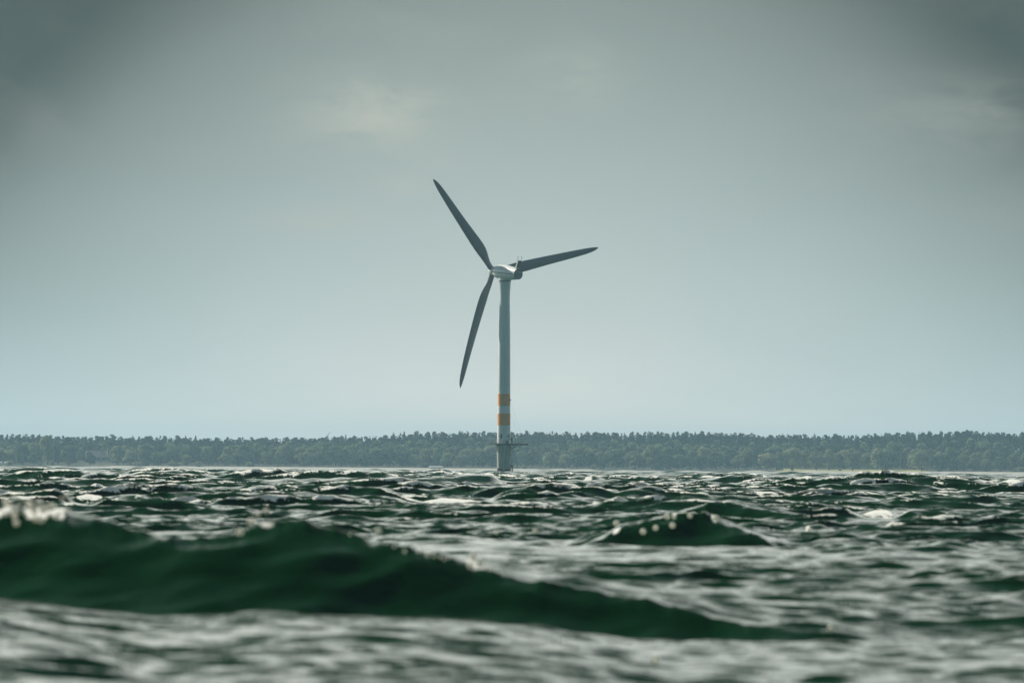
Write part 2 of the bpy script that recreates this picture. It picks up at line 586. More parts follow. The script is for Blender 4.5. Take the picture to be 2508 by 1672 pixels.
# whitecaps: pixel box of each breaking crest on the photograph, and its strength
FOAM = [(1400, 1440, 1163, 1168, .8), (860, 900, 1161, 1165, .9), (560, 620, 1170, 1178, .8), (1560, 1600, 1170, 1176, .8), (2300, 2340, 1168, 1173, .9), (30, 80, 1158, 1164, .9), (1180, 1225, 1196, 1203, .7), (760, 800, 1178, 1185, .7), (1330, 1375, 1176, 1183, .8), (2250, 2290, 1196, 1206, .6), (60, 110, 1228, 1240, .5), (1880, 1930, 1206, 1214, .6), (500, 540, 1205, 1214, .6), (1018, 1180, 1221, 1240, 1.15), (1704, 1760, 1166, 1184, 1.1), (1960, 1996, 1169, 1182, 1.0), (186, 258, 1216, 1238, 1.0),
        (2108, 2200, 1252, 1276, .95), (1240, 1300, 1187, 1196, .9), (920, 960, 1190, 1198, .8), (1095, 1105, 1166, 1172, .9),
        (2380, 2420, 1180, 1192, 1.0), (2450, 2510, 1176, 1196, 1.0), (440, 480, 1276, 1288, .8), (1540, 1620, 1232, 1246, .75),
        (2160, 2230, 1163, 1169, .7), (100, 160, 1190, 1204, .6), (640, 700, 1166, 1174, .8), (720, 760, 1158, 1163, .8), (310, 360, 1176, 1186, .6), (1420, 1460, 1190, 1196, .7),
        (2420, 2500, 1340, 1362, .5), (-60, 40, 1173, 1183, .8)]


for _x0, _x1, _y0, _y1, _st in FOAM:
    _w = _x1 - _x0
    _m = (_x0 + _x1) / 2
    _hor = 1149 + math.tan(ROLL) * (_m - 1254)
    _Y = round(1.36 * F / (_y1 - _hor) + 0.013 * (_x0 % 37), 3)
    _y0 = min(_y0, _y1 - 5) - 2
    WAVES.append(crest_wave(_Y, [(_x0 - .9 * _w, _y1 + 1), (_x0 - .3 * _w, _y1 - 1), (_x0, _y0 + .35 * (_y1 - _y0)), (_x0 + .4 * _w, _y0), (_x0 + .75 * _w, _y0 + .1 * (_y1 - _y0)), (_x1, _y0 + .4 * (_y1 - _y0)), (_x1 + .3 * _w, _y1 - 1), (_x1 + .9 * _w, _y1 + 1)],
                            [(_x0 - .9 * _w, _y1 + 2), (_x1 + .9 * _w, _y1 + 2)], 1.0, 0.02 * _Y))
    SPILL_GLINT[_Y] = [(_x0, _x1, 1.0 + .35 * _st)]


def build_sea():
    # radial rows, dense enough to carry the waves that the lens can resolve
    d = list(np.arange(1.5, 28, 0.35))
    while d[-1] < 6060:
        x = d[-1]
        d.append(x + (0.06 if x < 80 else (0.00075 * x if x < 500 else 0.0011 * x)))
    d = np.array(d)
    dr = np.gradient(d)
    uc = np.linspace(-0.080, 0.080, 640)
    out = 0.080 + np.cumsum(np.geomspace(0.0006, 0.06, 46))
    u = np.concatenate([-out[::-1], uc, out])
    nr, nc = len(d), len(u)
    lam, kx, ky, amp, ph = wind_sea()
    X0 = d[:, None] * u[None, :]
    Y0 = np.repeat(d[:, None], nc, 1)
    X0 = X0.astype(np.float32); Y0 = Y0.astype(np.float32)
    Z = np.zeros((nr, nc), np.float32)
    DX = np.zeros_like(Z); DY = np.zeros_like(Z); J = np.zeros_like(Z)
    near = np.clip((d - 170) / 260, 0, 1)
    near = near * near * (3 - 2 * near)
    for l, a, b, A, p in zip(lam, kx, ky, amp, ph):
        k = math.hypot(a, b)
        ly = 2 * math.pi / max(abs(b), 1e-6)
        w = np.clip((ly / dr - np.interp(d, [200, 600], [2.4, 1.5])) / 1.4, 0, 1)
        if l > 4:
            t = min(1.0, (l - 4) / 5)
            w = w * ((1 - t) + t * (0.22 + 0.78 * near))
        # the shoal water inside the surveyed breakers carries only short ripples
        shoal = np.clip((d - 110) / 90, 0, 1)
        t = float(np.clip(math.log(max(l, .5) / .5) / math.log(2.0 / .5), 0, 1))
        w = w * (1 - (0.42 + t * 0.34) * (1 - shoal))
        rows = np.nonzero(w > 0.01)[0]
        if not len(rows):
            continue
        r0, r1 = rows[0], rows[-1] + 1
        wc = (w[r0:r1, None] * A).astype(np.float32)
        phs = X0[r0:r1] * np.float32(a) + Y0[r0:r1] * np.float32(b) + np.float32(p)
        s, c = np.sin(phs), np.cos(phs)
        Z[r0:r1] += wc * c
        DX[r0:r1] -= wc * s * np.float32(0.9 * a / k)
        DY[r0:r1] -= wc * s * np.float32(0.9 * b / k)
        if l > 0.8:
            J[r0:r1] += wc * c * np.float32(k)
    # groups: patches of rougher and smoother water
    g1 = 1 + 0.35 * np.sin(X0 * .045 + Y0 * .031 + 1) * np.sin(Y0 * .052 - X0 * .02) + 0.25 * np.sin(X0 * .21 + Y0 * .13)
    Z *= g1; DX *= g1; DY *= g1; J *= g1
    # the surveyed waves
    D = np.zeros_like(Z)
    cover = np.zeros_like(Z)
    spill_glint = np.zeros_like(Z)
    SW = np.zeros_like(Z)
    lip = np.zeros_like(Z)
    quiet = np.zeros_like(Z)
    for x0, x1, y0, y1, st in FOAM:
        if st >= .9:
            P = on_plane((x0 + x1) / 2, y1, -.05)
            quiet = np.maximum(quiet, np.exp(-((u[None, :] - P.x / P.y) / ((x1 - x0) * .8 / F)) ** 4) * np.exp(-((d[:, None] - P.y * .94) / (P.y * .10)) ** 4))
    for Yw, cu, czb, czc, cwf, wb in WAVES:
        j0, j1 = np.searchsorted(u, cu[0]), np.searchsorted(u, cu[-1])
        if j1 - j0 < 4:
            continue
        uu = u[j0:j1]
        zb = np.interp(uu, cu, czb)[None]; zc = np.interp(uu, cu, czc)[None]; xw = uu * Yw
        hgt = np.clip((zc - zb) / 0.6, 0, 1)
        rag = hgt * (.020 * np.sin(xw * 4.1 + Yw) + .014 * np.sin(xw * 12.7 + 2 * Yw) + .009 * np.sin(xw * 23.3) + .007 * np.sin(xw * 41.7 + 1))[None]
        wf = np.interp(uu, cu, cwf)[None]
        m = np.arange(j1 - j0)
        endf = np.clip(np.minimum(m, m[::-1]) / (0.10 * len(m)), 0, 1)[None]
        endf = endf * endf * (3 - 2 * endf)
        i0 = np.searchsorted(d, Yw - (70 if Yw < 100 else 16)); i1 = np.searchsorted(d, Yw + 6 + 3 * wb)
        yy = d[i0:i1, None]
        t = yy - (Yw + wf) + 0.16 * np.sin(uu * Yw * 1.1 + Yw)[None] + 0.03 * np.sin(uu * Yw * 5.3)[None]
        s = np.clip(-t / wf, 0, 1)
        fr = 0.62 * (1 - s) + 0.38 * 0.5 * (1 + np.cos(np.pi * s))
        zf = zb + (zc - zb) * fr + rag * np.exp(-(np.minimum(t, 0) / 0.25) ** 2)                                        # the face
        ztr = zb * np.exp(-(np.minimum(t + wf, 0) / (34.0 if Yw < 100 else 5.0)) ** (4 if Yw < 100 else 2))          # the trough in front
        zbk = zc * np.exp(-(np.maximum(t, 0) / wb) ** 1.25) + rag * np.exp(-np.maximum(t, 0) / 0.5)              # the back
        z = np.where(t < -wf, ztr, np.where(t < 0, zf, zbk)) * endf
        cov = np.where(t < -wf, np.exp(-(np.minimum(t + wf, 0) / 2.0) ** 2) * .5, np.where(t < 0, 1.0, np.exp(-(np.maximum(t, 0) / wb) ** 1.7))) * endf
        calm = np.where(t > 0, np.exp(-t / .5), np.clip(-t / .5, .35, 1)) * cov
        lip[i0:i1, j0:j1] = np.maximum(lip[i0:i1, j0:j1], np.clip((hgt - .45) * 0.9, 0, 1) * endf * np.clip(.45 + .9 * np.sin(xw * 1.7 + Yw) * np.sin(xw * .61 + 2 * Yw), 0, 1)[None] * np.exp(-(t / np.where(t < 0, .14, .3)) ** 2))
        for q0, q1, k in SPILL_GLINT.get(Yw, ()):
            msk = np.exp(-((uu - (q0 + q1 - 2508) / 2 / F) / ((q1 - q0) / 2 / F)) ** 4)[None]
            fw = np.where(t < 0, np.maximum(.13, wf * .8) if k > 1.29 else (.22 if Yw < 100 else .13), 1.6 if k > 1.29 else .9)
            fo = (k - .38 if k > 1.29 else k) * msk * np.exp(-(t / fw) ** 2)
            spill_glint[i0:i1, j0:j1] = np.maximum(spill_glint[i0:i1, j0:j1], fo)
        sw = np.where(t < -wf, np.maximum(cov, .35 * endf * np.exp(-(np.minimum(t + wf, 0) / 40.0) ** 4)), cov) if Yw < 100 else cov
        cv = cover[i0:i1, j0:j1]
        ew = sw ** 2 * np.exp(6 * np.clip(z, -1, 1))
        D[i0:i1, j0:j1] += z * ew
        SW[i0:i1, j0:j1] += ew
        cover[i0:i1, j0:j1] = np.maximum(cv, calm * np.clip(hgt * 2, 0, 1))
    D = D / (SW + 4e-4)
    damp = 1 - 0.04 * np.clip(cover * 1.2, 0, 1)
    damp *= 1 - 0.85 * np.clip(quiet, 0, 1)
    Z = Z * damp + D
    DX *= damp; DY *= damp
    # shelve to nothing at the far beach
    sh = np.clip((6020 - d) / 600, 0.12, 1)[:, None].astype(np.float32)
    Z *= sh
    foam = np.clip((J - 0.47) / 0.42, 0, 0.95) * np.where(Y0 > 150, 1, 0.15)
    foam = np.maximum(foam, spill_glint)
    V = np.stack([X0 + DX, Y0 + DY, Z], -1).reshape(-1, 3)
    idx = np.arange(nr * nc, dtype=np.int32).reshape(nr, nc)
    Fc = np.stack([idx[:-1, :-1], idx[:-1, 1:], idx[1:, 1:], idx[1:, :-1]], -1).reshape(-1, 4)
    me = np_mesh('sea', V, Fc)
    a = me.attributes.new('foam', 'FLOAT', 'POINT')
    a.data.foreach_set('value', foam.astype(np.float32).ravel())
    a = me.attributes.new('lip', 'FLOAT', 'POINT')      # torn, broken water along the crests
    a.data.foreach_set('value', lip.astype(np.float32).ravel())
    a = me.attributes.new('chop', 'FLOAT', 'POINT')     # short waves too fine for this row spacing
    a.data.foreach_set('value', np.repeat(np.clip((dr - 0.18) / 0.8, 0, 1)[:, None], nc, 1).astype(np.float32).ravel())
    o = add_obj('sea', me, M['water'])
    tag(o, 'dark green choppy sea with breaking waves', 'sea', kind='structure')


build_sea()

# ------------------------------------------------------------------ far shore: land
SKY_X = [-300, 0, 100, 200, 260, 400, 500, 627, 700, 760, 850, 930, 960, 1040, 1110, 1200, 1300, 1400, 1500, 1630, 1700, 1750, 1820, 1870, 1900, 2000, 2080, 2140, 2200, 2280, 2370, 2450, 2508, 2800]
SKY_Y = [1062, 1063, 1064, 1070, 1067, 1069, 1071, 1072, 1071, 1071, 1068, 1068, 1062, 1058, 1056, 1057, 1058, 1058, 1059, 1058, 1061, 1058, 1059, 1064, 1064, 1065, 1066, 1062, 1058, 1057, 1056, 1059, 1059, 1060]
YR = 6560.0
_sx = [at(x, y, YR).x for x, y in zip(SKY_X, SKY_Y)]
_sz = [at(x, y, YR).z for x, y in zip(SKY_X, SKY_Y)]


def ridge_top(x):
    return float(np.interp(x, _sx, _sz))


def land_z(x, y):
    rg = ridge_top(x) - 15.5
    if y < 6000:
        return (y - 6000) * 0.03
    if y < 6030:
        return (y - 6000) / 30 * 1.9
    if y < 6120:
        return 1.9 + (y - 6030) / 90 * 1.0
    t = min(1.0, (y - 6120) / (YR - 6120))
    s = t * t * (3 - 2 * t)
    z = 2.9 + (rg - 2.9) * s
    if y > YR:
        z -= min(6.0, (y - YR) * 0.01)
    return z


def build_land():
    ys = [6020, 6030, 6050, 6080, 6110, 6125, 6160, 6200, 6260, 6320, 6380, 6440, 6500, 6560, 6700, 7000, 8000, 12000, 24000]
    xs = np.linspace(-1000, 1000, 101)
    V = [(x * (1 if y < 7000 else y / 7000 * 1.4), y, land_z(x, y) + (0 if y > 6024 else -0.3)) for y in ys for x in xs]
    n = len(xs)
    Fc = [(i * n + j, i * n + j + 1, (i + 1) * n + j + 1, (i + 1) * n + j) for i in range(len(ys) - 1) for j in range(n - 1)]
    tag(add_obj('land', np_mesh('land', np.array(V), np.array(Fc)), M['land']), 'grassy land rising behind the far beach', 'land', kind='structure')
    ys = [5980, 6000, 6008, 6016, 6024, 6029]
    xs = np.linspace(-1000, 1000, 401)
    V = [(x, y + 6 * math.sin(x * .013) * (y < 6027), land_z(x, y) + 0.05 + 0.25 * (6000 < y < 6028) * (math.sin(x * .21) * math.sin(x * .057 + 1))) for y in ys for x in xs]
    n = len(xs)
    Fc = [(i * n + j, i * n + j + 1, (i + 1) * n + j + 1, (i + 1) * n + j) for i in range(len(ys) - 1) for j in range(n - 1)]
    tag(add_obj('beach', np_mesh('beach', np.array(V), np.array(Fc)), M['beach']), 'pale beach along the far shore', 'beach', kind='structure')


build_land()


# ------------------------------------------------------------------ trees
def leaf_quads(centres, radii, n, size, flat=0.75, seed=0):
    """n leaf clumps over a set of lobes -> verts (4n,3)"""
    r = np.random.default_rng(seed)
    w = np.array([a * b for a, b, c in [(q[0], q[1], q[2]) for q in radii]])
    pick = r.choice(len(centres), n, p=w / w.sum())
    dirs = r.normal(size=(n, 3))
    dirs /= np.linalg.norm(dirs, axis=1)[:, None]
    dirs[:, 2] = np.where(dirs[:, 2] < -0.45, -dirs[:, 2], dirs[:, 2])
    rad = r.uniform(0.86, 1.04, n)[:, None]
    C = np.array(centres)[pick] + dirs * np.array(radii)[pick] * rad
    nrm = dirs + r.normal(size=(n, 3)) * 0.22
    nrm /= np.linalg.norm(nrm, axis=1)[:, None]
    t = np.cross(nrm, r.normal(size=(n, 3)))
    t /= np.linalg.norm(t, axis=1)[:, None]
    b = np.cross(nrm, t)
    s = (size * r.uniform(0.6, 1.35, n))[:, None]
    bend = nrm * s * 0.18
    q = np.stack([C - t * s - b * s * flat, C + t * s * 0.9 - b * s * flat * .8 + bend, C + t * s + b * s * flat, C - t * s * .8 + b * s * flat * 1.1 - bend], 1)
    return q.reshape(-1, 3)


def broad_lobes(seed, h=12.0, w=11.0, low=0.16):
    r = random.Random(seed)
    c, rad = [], []
    n = r.randint(9, 13)
    for i in range(n):
        z = low + (1 - low) * (i + .5) / n
        spread = math.sin(math.pi * min(1, (z - low * .3) * 0.92 + .12)) ** 0.8
        a = r.uniform(0, 6.28)
        rr = (w / 2) * spread * r.uniform(0.35, 0.72)
        s = r.uniform(0.20, 0.34)
        z2 = min(z, 1 - s * .55)
        c.append((rr * math.cos(a), rr * math.sin(a), h * z2))
        rad.append((w * s, w * s, h * s * r.uniform(.55, .8)))
    c.append((0, 0, h * .55)); rad.append((w * .33, w * .33, h * .34))
    return c, rad


def pine_lobes(seed, h=15.0):
    r = random.Random(seed)
    c, rad = [], []
    spruce = seed % 2 == 0
    n = 9
    for i in range(n):
        z = 0.30 + 0.68 * i / (n - 1)
        wd = (1.02 - z) * 4.6 + 0.5 if spruce else (2.6 * math.sin(math.pi * min(1, (z - .2) * 1.05)) + 0.55)
        a = r.uniform(0, 6.28)
        k = r.uniform(0.0, 0.55) * wd
        c.append((k * math.cos(a), k * math.sin(a), h * z))
        rad.append((wd * r.uniform(.6, .95), wd * r.uniform(.6, .95), h * r.uniform(.05, .085)))
    c.append((r.uniform(-.3, .3), 0, h * 1.0)); rad.append((.35, .35, .9))
    return c, rad


def quad_faces(nq):
    return np.arange(nq * 4, dtype=np.int32).reshape(-1, 4)


def tone_attr(me, tone):
    a = me.attributes.new('tone', 'FLOAT', 'FACE')
    a.data.foreach_set('value', np.asarray(tone, dtype=np.float32))


def crown_mesh(kind, seed, tone):
    rg = np.random.default_rng(seed + 500)
    if kind == 'broad':
        c, rad = broad_lobes(seed)
        q = leaf_quads(c, rad, 900, 0.62, seed=seed)
    elif kind == 'bush':
        c, rad = broad_lobes(seed, 4.0, 6.0, 0.0)
        q = leaf_quads(c, rad, 380, 0.42, seed=seed)
    else:
        c, rad = pine_lobes(seed)
        q = leaf_quads(c, rad, 620, 0.46, seed=seed)
    me = np_mesh('crown', q, quad_faces(len(q) // 4))
    tone_attr(me, np.clip(tone + rg.normal(0, .09, len(q) // 4), 0, 1))
    me.materials.append(M['leaf'])
    return me


def trunk_mesh(h, r, seed):
    rr = random.Random(seed)
    b = MB()
    pts = [Vector((0, 0, -0.6))]
    for i in range(1, 6):
        pts.append(Vector((rr.uniform(-.25, .25), rr.uniform(-.25, .25), h * i / 5)))
    b.rings([[(p.x + r * (1 - .8 * i / 5) * math.cos(t), p.y + r * (1 - .8 * i / 5) * math.sin(t), p.z) for t in [k * math.pi / 4 for k in range(8)]] for i, p in enumerate(pts)])
    for k in range(5):
        z = h * rr.uniform(.35, .8)
        a = rr.uniform(0, 6.28)
        L = h * rr.uniform(.22, .38)
        b.tube((0, 0, z), (L * math.cos(a), L * math.sin(a), z + L * .7), r * .42, 6, r * .1)
    me = bpy.data.meshes.new('trunk')
    me.from_pydata(b.v, [], b.f)
    me.materials.append(M['bark'])
    return me


KINDS = {}
for kind, nvar in (('broad', 9), ('bush', 4), ('pine', 8)):
    KINDS[kind] = []
    for i in range(nvar):
        tone = {'broad': random.uniform(.40, .95), 'bush': random.uniform(.6, 1.0), 'pine': random.uniform(.20, .45)}[kind]
        KINDS[kind].append((crown_mesh(kind, i * 7 + 3 if kind != 'pine' else i, tone),
                            trunk_mesh({'broad': 9, 'bush': 2.4, 'pine': 13.5}[kind], {'broad': .34, 'bush': .12, 'pine': .24}[kind], i)))


def tree(name, kind, x, y, h, wscale, label, cat, group=None, var=None, z=None):
    """one tree: an Empty at its foot with its crown and its trunk"""
    base = {'broad': 12.4, 'bush': 4.2, 'pine': 15.8}[kind]
    s = h / base
    e = empty(name, (x, y, land_z(x, y) if z is None else z), random.uniform(0, 6.28))
    e.scale = (s * wscale, s * wscale, s)
    tag(e, label, cat, group)
    cm, tm = KINDS[kind][random.randrange(len(KINDS[kind])) if var is None else var % len(KINDS[kind])]
    for nm, me in (('crown', cm), ('trunk', tm)):
        o = bpy.data.objects.new(nm, me)
        COL.objects.link(o)
        o.parent = e
    return e


def px_of(x, y):
    return 1254 + F * x / y


def wx(px, y):
    return (px - 1254) / F * y


FRONT = []     # (px, kind) already planted by hand
special = [
    # px, Y, height px, width px, kind, variant, label
    (118, 6072, 72, 44, 'broad', 0, 'pale rounded broadleaf tree whose crown stands up behind the shore trees, far left'),
    (168, 6060, 66, 40, 'broad', 1, 'rounded green tree left of the grey-pink house roof, second tall one from the left edge'),
    (172, 6046, 50, 52, 'broad', 2, 'wide bushy tree on the beach edge below the tall rounded pair at far left'),
    (262, 6320, 40, 48, 'broad', 3, 'dark domed tree rising directly behind the grey-pink house roof'),
    (292, 6060, 48, 46, 'broad', 4, 'light green domed tree just right of the grey-pink house roof'),
    (222, 6048, 32, 38, 'broad', 5, 'low dark tree standing in front of the grey-pink house'),
    (322, 6048, 36, 40, 'broad', 6, 'small pale tree on the shore right of the domed tree beside the house'),
    (416, 6046, 42, 42, 'broad', 7, 'dark upright tree with pale left edge on the left shore'),
    (512, 6044, 40, 46, 'broad', 8, 'pale round-headed tree near the beach, widest of the left shore'),
    (1206, 6046, 36, 34, 'broad', 2, 'small dark tree immediately left of the turbine foundation'),
    (1290, 6046, 38, 58, 'broad', 4, 'wide low tree immediately right of the turbine ladder'),
    (1350, 6046, 40, 46, 'broad', 6, 'rounded tree with bright rim, second right of the turbine'),
    (1600, 6046, 56, 54, 'broad', 1, 'tall broad tree midway between the turbine and the low grey roof'),
    (1880, 6046, 40, 58, 'broad', 3, 'wide dark tree standing below the low grey roof'),
    (2164, 6042, 50, 62, 'broad', 0, 'spreading tree on the open yellow meadow with light showing under its crown'),
    (2260, 6046, 52, 62, 'broad', 7, 'big round tree just right of the yellow meadow'),
    (2090, 6046, 44, 52, 'broad', 5, 'rounded tree at the left end of the long yellow meadow'),
    (1943, 6036, 12, 11, 'bush', 1, 'small round dark bush by itself on the grass left of the meadow'),
]
for px, Y, hp, wp, kind, var, lab in special:
    k = F / Y
    h = hp / k
    base_h, base_w = {'broad': (12.4, 12.2), 'bush': (4.2, 7.0)}[kind]
    tree('broadleaf_tree' if kind == 'broad' else 'round_bush', kind, wx(px, Y), Y, h, (wp / k) / base_w / (h / base_h), lab, 'tree' if kind == 'broad' else 'bush', var=var)
    FRONT.append((px, wp / 2))

GAPS = [(1948, 1982), (2102, 2140), (2186, 2232)]          # open meadow between the shore trees


def blocked(px, half):
    return any(a - half < px < b + half for a, b in GAPS)


# front row on the beach edge
px = -70
while px < 2590:
    w = random.uniform(26, 46)
    p = px + w / 2
    if not any(abs(p - a) < (hw + w / 2) * 0.62 for a, hw in FRONT) and not blocked(p, w * 0.3):
        Y = 6040 + random.uniform(0, 22)
        k = F / Y
        h = random.uniform(30, 44) / k if p > 600 else random.uniform(27, 40) / k
        tree('broadleaf_tree', 'broad', wx(p, Y), Y, h, min(1.3, max(.75, (w * 1.25 / k) / 12.2 / (h / 12.4))),
             'one of the round broadleaf trees lining the edge of the far beach', 'tree', 'broadleaf trees along the far beach')
    px += w * 0.80
# second row
px = -60
while px < 2580:
    w = random.uniform(24, 40)
    if not (195 < px < 275 or 1866 < px < 1920 or 2100 < px < 2140 or 2190 < px < 2235):
        Y = 6105 + random.uniform(-8, 22)
        k = F / Y
        h = random.uniform(40, 54) / k
        tree('broadleaf_tree', 'broad', wx(px, Y), Y, h, random.uniform(.8, 1.1),
             'one of the taller broadleaf trees showing above the front row on the shore', 'tree', 'second row of broadleaf trees on the shore')
    px += w * 0.95
# shore bushes
for i in range(34):
    p = random.uniform(-40, 2550)
    if blocked(p, -4):
        continue
    Y = 6030 + random.uniform(0, 8)
    k = F / Y
    tree('shore_bush', 'bush', wx(p, Y), Y, random.uniform(6, 13) / k, random.uniform(.9, 1.5),
         'one of the low pale bushes at the foot of the shore trees', 'bush', 'low bushes along the far beach')
# skyline pines
px = -40
npine = 0
while px < 2550 and npine < 105:
    Y = YR + random.uniform(-14, 10)
    x = wx(px, Y)
    top = ridge_top(x) + random.choice((-1.4, -.7, -.3, .2, .6, 1.3))
    z = land_z(x, Y)
    tree('pine_tree', 'pine', x, Y, top - z, random.uniform(.75, 1.15),
         'one of the dark pines whose ragged tops form the skyline of the far wood', 'tree', 'pines on the skyline ridge')
    npine += 1
    px += random.uniform(17, 33)


def far_wood():
    """the rest of the wood on the slope, which nobody could count: one mesh"""
    Q, T = [], []
    lib = {}
    for kind in ('broad', 'pine'):
        lib[kind] = []
        for s in range(7):
            if kind == 'broad':
                c, rad = broad_lobes(s + 40)
                q = leaf_quads(c, rad, 330, 0.85, seed=s + 90)
            else:
                c, rad = pine_lobes(s + 40)
                q = leaf_quads(c, rad, 300, 0.55, seed=s + 90)
            lib[kind].append(q)
    r = np.random.default_rng(5)
    rows = [6150, 6185, 6220, 6260, 6300, 6345, 6390, 6435, 6480, 6520, 6545, 6575, 6590]
    for ri, Y0 in enumerate(rows):
        px = -150
        while px < 2660:
            Y = Y0 + r.uniform(-16, 16)
            x = wx(px, Y)
            # a tree line drawn between broadleaves below and pines above
            pin = ri >= 8 or (ri >= 6 and r.random() < .45) or r.random() < .05
            kind = 'pine' if pin else 'broad'
            house = (198 < px < 275 and ri <= 2) or (1868 < px < 1918 and ri <= 1) or (2200 < px < 2214 and ri < 1)
            if not house:
                z = land_z(x, Y)
                if pin:
                    h = max(9, ridge_top(x) - z + r.uniform(-2.6, .5)) if ri >= 9 else r.uniform(10, 14)
                    s = h / 15.8; sw = s * r.uniform(.75, 1.15)
                else:
                    h = r.uniform(9, 13.5); s = h / 12.4; sw = s * r.uniform(.75, 1.1)
                q = lib[kind][r.integers(7)]
                a = r.uniform(0, 6.28)
                ca, sa = math.cos(a), math.sin(a)
                v = np.stack([x + sw * (q[:, 0] * ca - q[:, 1] * sa), Y + sw * (q[:, 0] * sa + q[:, 1] * ca), z + s * q[:, 2]], -1)
                Q.append(v)
                base = r.uniform(.18, .45) if pin else r.choice([.4, .5, .65, .8, .95])
                T.append(np.clip(base + r.normal(0, .09, len(q) // 4), 0, 1))
            px += r.uniform(15, 30) if not pin else r.uniform(10, 20)
    Q = np.concatenate(Q)
    T = np.concatenate(T)
    me = np_mesh('far_wood', Q, quad_faces(len(Q) // 4))
    tone_attr(me, T)
    o = add_obj('far_wood', me, M['leaf'])
    tag(o, 'mixed wood covering the slope behind the far shore', 'wood', kind='stuff')


far_wood()


# ------------------------------------------------------------------ houses, flagpole, gulls
def house(name, P, w, dpt, wall_h, roof_h, wallm, roofm, label, cat, nwin=3, rz=0.0, chimney=True):
    e = empty(name, P, rz)
    tag(e, label, cat)
    b = MB()
    b.box((0, 0, wall_h / 2 - .4), (w, dpt, wall_h + .8))
    for sx in (-1, 1):
        x = sx * w / 2
        b.add([(x, -dpt / 2, wall_h), (x, dpt / 2, wall_h), (x, 0, wall_h + roof_h - .08), (x - sx * .25, -dpt / 2, wall_h), (x - sx * .25, dpt / 2, wall_h), (x - sx * .25, 0, wall_h + roof_h - .08)],
              [(0, 1, 2), (3, 5, 4), (0, 2, 5, 3), (1, 4, 5, 2)])
    b.build('wall', wallm, e)
    rf = MB()
    o = .45
    sl = roof_h / (dpt / 2)
    prof = [(-dpt / 2 - o, wall_h - o * sl), (0, wall_h + roof_h), (dpt / 2 + o, wall_h - o * sl), (dpt / 2 + o, wall_h - o * sl + .18), (0, wall_h + roof_h + .2), (-dpt / 2 - o, wall_h - o * sl + .18)]
    rf.rings([[(x, y, z) for y, z in prof] for x in (-w / 2 - o, w / 2 + o)], cap=False)
    n = len(prof)
    for k in (0, n):
        rf.f += [(k + 0, k + 1, k + 4, k + 5), (k + 1, k + 2, k + 3, k + 4)]
    ro = rf.build('roof', roofm, e)
    bg = MB()
    for sx in (-1, 1):
        x = sx * (w / 2 + o + .04)
        for sy in (-1, 1):
            a, c = Vector((x, sy * (dpt / 2 + o), wall_h - o * sl + .05)), Vector((x, 0, wall_h + roof_h + .1))
            bg.tube(a, c, .16, 4)
    bg.build('barge_board', M['wallwhite'], ro)
    if chimney:
        MB().box((w * .2, 0, wall_h + roof_h + .3), (.8, .8, 1.3)).build('chimney', M['wallpale'], ro)
    for i in range(nwin):
        x = -w / 2 + w * (i + .5) / nwin
        f = MB()
        zc, ww, hh = wall_h * .55, min(1.2, w / nwin * .45), wall_h * .42
        y = -dpt / 2 - .04
        for c, s in (((x, y, zc + hh / 2), (ww + .2, .1, .12)), ((x, y, zc - hh / 2), (ww + .2, .1, .12)), ((x - ww / 2, y, zc), (.12, .1, hh - .12)), ((x + ww / 2, y, zc), (.12, .1, hh - .12))):
            f.box(c, s)
        fo = f.build('window', M['wallwhite'], e)
        MB().box((x, y + .02, zc), (ww - .12, .04, hh - .12)).build('pane', M['glass'], fo)
    return e


P = at(237, 1120, 6235)
house('house', (P.x, 6235, 5.6), 14.5, 9, 2.6, 4.4, M['wallpale'], M['roofgrey'], 'house with a long grey-pink roof half hidden among trees on the left shore', 'house', 4)
P = at(1897, 1130, 6190)
house('house', (P.x, 6190, 5.0), 10, 7, 2.6, 3.0, M['wallpale'], M['roofgrey'], 'house showing only its low grey roof above the trees right of the turbine', 'house', 3)
P = at(1067, 1152, 6012)
house('boathouse', (P.x, 6026, 1.25), 8.2, 4.0, 1.1, 0.9, M['wallpale'], M['roofpale'], 'low pale boathouse on the beach left of the turbine', 'boathouse', 2, chimney=False)
P = at(19, 1137, 6034)
house('cabin', (P.x, 6033, 1.95), 3.2, 3.0, 1.5, 0.7, M['wallwhite'], M['roofpale'], 'small white cabin below the trees at the far left, fully in the frame', 'cabin', 1, chimney=False)
P = at(-2, 1137, 6034)
house('cabin', (P.x, 6033, 1.95), 3.0, 3.0, 1.5, 0.7, M['wallwhite'], M['roofpale'], 'small white cabin cut off by the left edge of the picture', 'cabin', 1, chimney=False)

x = wx(2207, 6128)
zb = land_z(x, 6128)
e = empty('flagpole', (x, 6128, zb))
tag(e, 'slim white flagpole in front of dark trees above the yellow meadow', 'flagpole')
top = at(2207, 1113, 6128).z - zb
MB().tube((0, 0, -.5), (0, 0, top), .14, 10, .08).build('pole', M['galv'], e, True)
MB().lathe([(.02, top), (.16, top + .08), (.2, top + .2), (.14, top + .32), (.02, top + .38)], 10).build('finial', M['wallwhite'], e, True)


